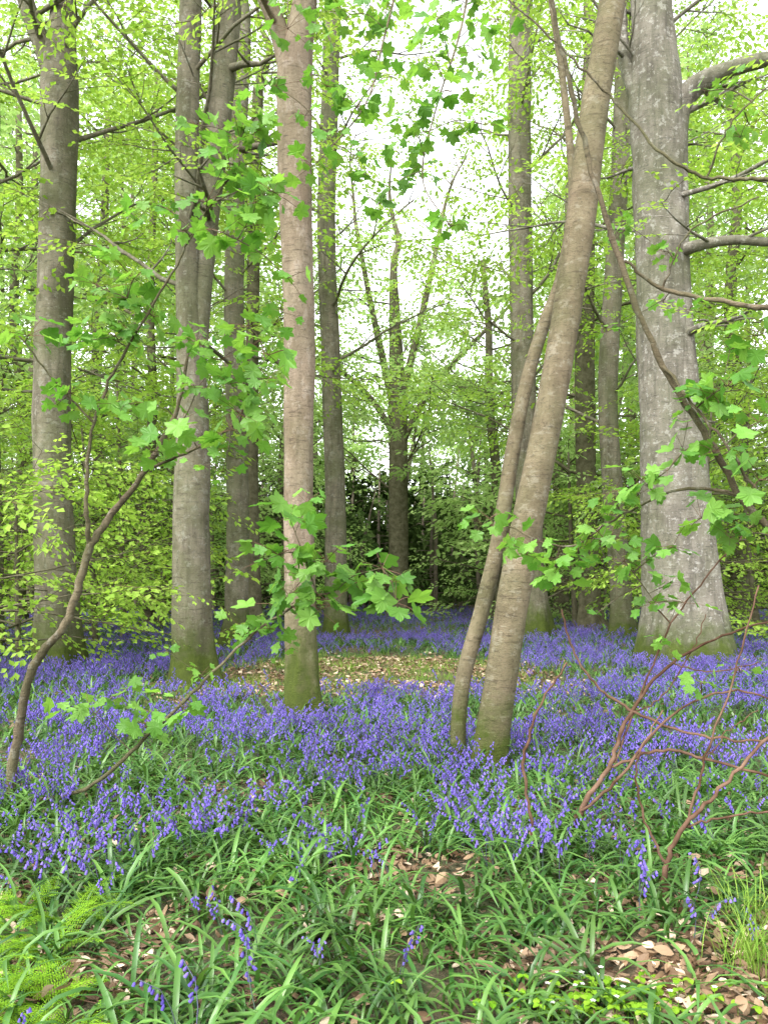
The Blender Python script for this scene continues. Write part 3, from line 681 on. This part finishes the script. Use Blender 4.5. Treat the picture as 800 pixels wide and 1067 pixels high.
def flora():
    rg = np.random.RandomState(99)
    X = []; Y = []; Q = []
    for d0, d1, de in ((1.6, 6, 120), (6, 12, 56), (12, 22, 24), (22, 37, 9)):
        x, y = scatter(rg, d0, d1, de); b = bare_mask(x, y); c = clear_mask(x, y); nz = vnoise(x, y, .45, 4)
        keep = (rg.rand(len(x)) > b*.93) & (rg.rand(len(x)) < .35+1.2*nz) & (rg.rand(len(x)) > c*.5)
        X.append(x[keep]); Y.append(y[keep]); Q.append((1-.65*c)[keep])
    lay('bluebell_leaf_carpet', np.hstack(X), np.hstack(Y), np.hstack(Q), rg, .14, .6, 1.15, C_bl, C_bl2, 7)
    X = []; Y = []
    for d0, d1, de in ((2.4, 4.0, 40), (4.0, 5.4, 88), (5.4, 9, 112), (9, 14, 88), (14, 22, 58), (22, 37, 28)):
        x, y = scatter(rg, d0, d1, de); b = np.maximum(bare_mask(x, y), clear_mask(x, y)); nz = .5*vnoise(x, y, .8, 14)+.5*vnoise(x, y, .28, 17)
        th = .49 if d1 < 4.5 else (.45 if d1 < 5.5 else .40)
        keep = (rg.rand(len(x)) > b*1.15) & (rg.rand(len(x)) < np.clip((nz-th)*5+.12, .06, 1))
        X.append(x[keep]); Y.append(y[keep])
    x = np.hstack(X); lay('bluebells', x, np.hstack(Y), np.ones(len(x)), rg, .15, .6, 1.12, C_bb, C_bb2, 6.6)
    X = []; Y = []
    for d0, d1, de in ((1.6, 6, 66), (8, 17, 22), (17, 36, 1.2)):
        x, y = scatter(rg, d0, d1, de); b = np.maximum(bare_mask(x, y), clear_mask(x, y)*.5)
        keep = rg.rand(len(x)) < b+(.2 if d1 < 7 else .05)
        X.append(x[keep]); Y.append(y[keep])
    x = np.hstack(X); y = np.hstack(Y); lay('leaf_litter', x, y, np.where(y > 8, 1.2, 1.), rg, .08, .75, 1.2, C_lit, C_lit, 100, .004)
    x, y = scatter(rg, 8.5, 17.5, 60); c = clear_mask(x, y); k = rg.rand(len(x)) < c*.6*(.1+1.4*vnoise(x, y, .7, 21)); x = x[k]; y = y[k]
    lay('grass', x, y, np.ones(len(x)), rg, .1, .7, 1.2, C_gr, C_gr, 100)
flora()

def fern():
    mb = MB(); rg = np.random.RandomState(4)
    for cx, cy in ((-1.45, 3.0), (-1.12, 2.85), (-1.6, 3.4), (-1.25, 3.2), (-1.75, 2.95), (-1.35, 2.75), (-1.5, 3.65), (-1.3, 3.45), (-1.0, 2.65)):
        for k in range(9):
            yaw = rg.uniform(0, 6.28); L = rg.uniform(.2, .36); el = rg.uniform(.5, 1.15); p = np.array([cx, cy, float(gz(cx, cy))]); pts = []
            n = 18
            for j in range(n+1):
                pts.append(p.copy()); p = p+np.array([cos(yaw)*cos(el), sin(yaw)*cos(el), sin(el)])*L/n; el -= 1.3/n
            pts = np.array(pts); mb.tube(pts, np.linspace(.002, .0007, n+1), 3)
            s = np.array([-sin(yaw), cos(yaw), 0])
            for j in range(3, n+1):
                t = (j-3)/(n-3); pl = .085*(1-t)**.8*min(1, .55+t*3)+.006; fw = pts[j]-pts[j-1]; fw /= np.linalg.norm(fw)
                for sg in (1, -1):
                    dv = s*sg*.93+fw*.4+np.array([0, 0, rg.normal(-.12, .15)]); dv /= np.linalg.norm(dv); m = max(2, int(pl/.0095))
                    for q in range(m):
                        u = (q+.4)/m; b = pts[j]+dv*pl*u; w = .013*(1-u*.75)
                        for s2 in (1, -1):
                            e = (fw*s2*.95+dv*.45); a = e/np.linalg.norm(e)
                            mb.add([b, b+a*w*.6+dv*.003, b+a*w, b+a*w*.5-dv*.003], [(0, 1, 2, 3)])
    mb.obj('fern', [M_fern], smooth=False)
fern()
def grass(name, cx, cy, n, seed, L0=.12, L1=.28):
    mb = MB(); rg = np.random.RandomState(seed)
    for k in range(n):
        x = cx+rg.normal(0, .05); y = cy+rg.normal(0, .05)
        blade(mb, (x, y, float(gz(x, y))), rg.uniform(0, 6.28), rg.uniform(L0, L1), .004, rg.uniform(1.1, 1.5), rg.uniform(.3, 1.3), rg, seg=5)
    mb.obj(name, [M_grass])
grass('grass_tuft', 1.33, 3.1, 130, 1); grass('grass_tuft', 1.5, 3.5, 70, 2)
def sorrel():
    mb = MB(); rg = np.random.RandomState(6)
    for k in range(130):
        x = .78+rg.normal(0, .2); y = 2.86+rg.normal(0, .08); z = float(gz(x, y)); h = rg.uniform(.03, .08); yw = rg.uniform(0, 6.28)
        mb.tube([(x, y, z), (x, y, z+h*.5), (x, y, z+h)], [.001]*3, 3)
        for j in range(3): leaf_simple(mb, np.array([x, y, z+h]), yw+j*2.09, .25, 0, .024, .024)
        if k % 8 == 0:
            for j in range(5): leaf_simple(mb, np.array([x+.01, y, z+h+.03]), j*1.257, -.3, 0, .011, .008, 1)
            mb.tube([(x+.01, y, z), (x+.01, y, z+h*.5), (x+.01, y, z+h+.03)], [.001]*3, 3)
    mb.obj('wood_sorrel', [M_fern, M_white], smooth=False)
sorrel()

# ------------------------------------------------------------------ light, sky, camera
w = bpy.data.worlds.new('World'); scene.world = w; w.use_nodes = True
nt = w.node_tree; bg = nt.nodes['Background']
sky = nt.nodes.new('ShaderNodeTexSky'); sky.sky_type = 'NISHITA'; sky.sun_disc = False
EL = radians(52); AZ = radians(215)
sky.sun_elevation = EL; sky.sun_rotation = AZ; sky.dust_density = 4; sky.air_density = 1.2
hs = nt.nodes.new('ShaderNodeHueSaturation'); hs.inputs['Saturation'].default_value = .12; hs.inputs['Value'].default_value = 4.5
nt.links.new(sky.outputs[0], hs.inputs['Color']); nt.links.new(hs.outputs[0], bg.inputs[0])
bg.inputs[1].default_value = .15
sl = bpy.data.lights.new('sun', 'SUN'); sl.energy = 1.5; sl.angle = radians(25); sl.color = (1, .96, .88)
so = bpy.data.objects.new('sun', sl); scene.collection.objects.link(so)
from mathutils import Vector
dirv = Vector((sin(AZ)*cos(EL), cos(AZ)*cos(EL), sin(EL)))
so.rotation_euler = dirv.to_track_quat('Z', 'Y').to_euler()
so.location = (0, 0, 30)

cam = bpy.data.cameras.new('camera'); co = bpy.data.objects.new('camera', cam); scene.collection.objects.link(co)
co.location = (0, 0, EYE); co.rotation_euler = (radians(90), 0, 0)
cam.sensor_fit = 'VERTICAL'; cam.sensor_height = 24; cam.lens = 24*F/1067; cam.shift_y = 66.5/1067
cam.clip_start = .05; cam.clip_end = 1500
scene.camera = co
scene.view_settings.view_transform = 'Standard'; scene.view_settings.look = 'None'; scene.view_settings.exposure = 0
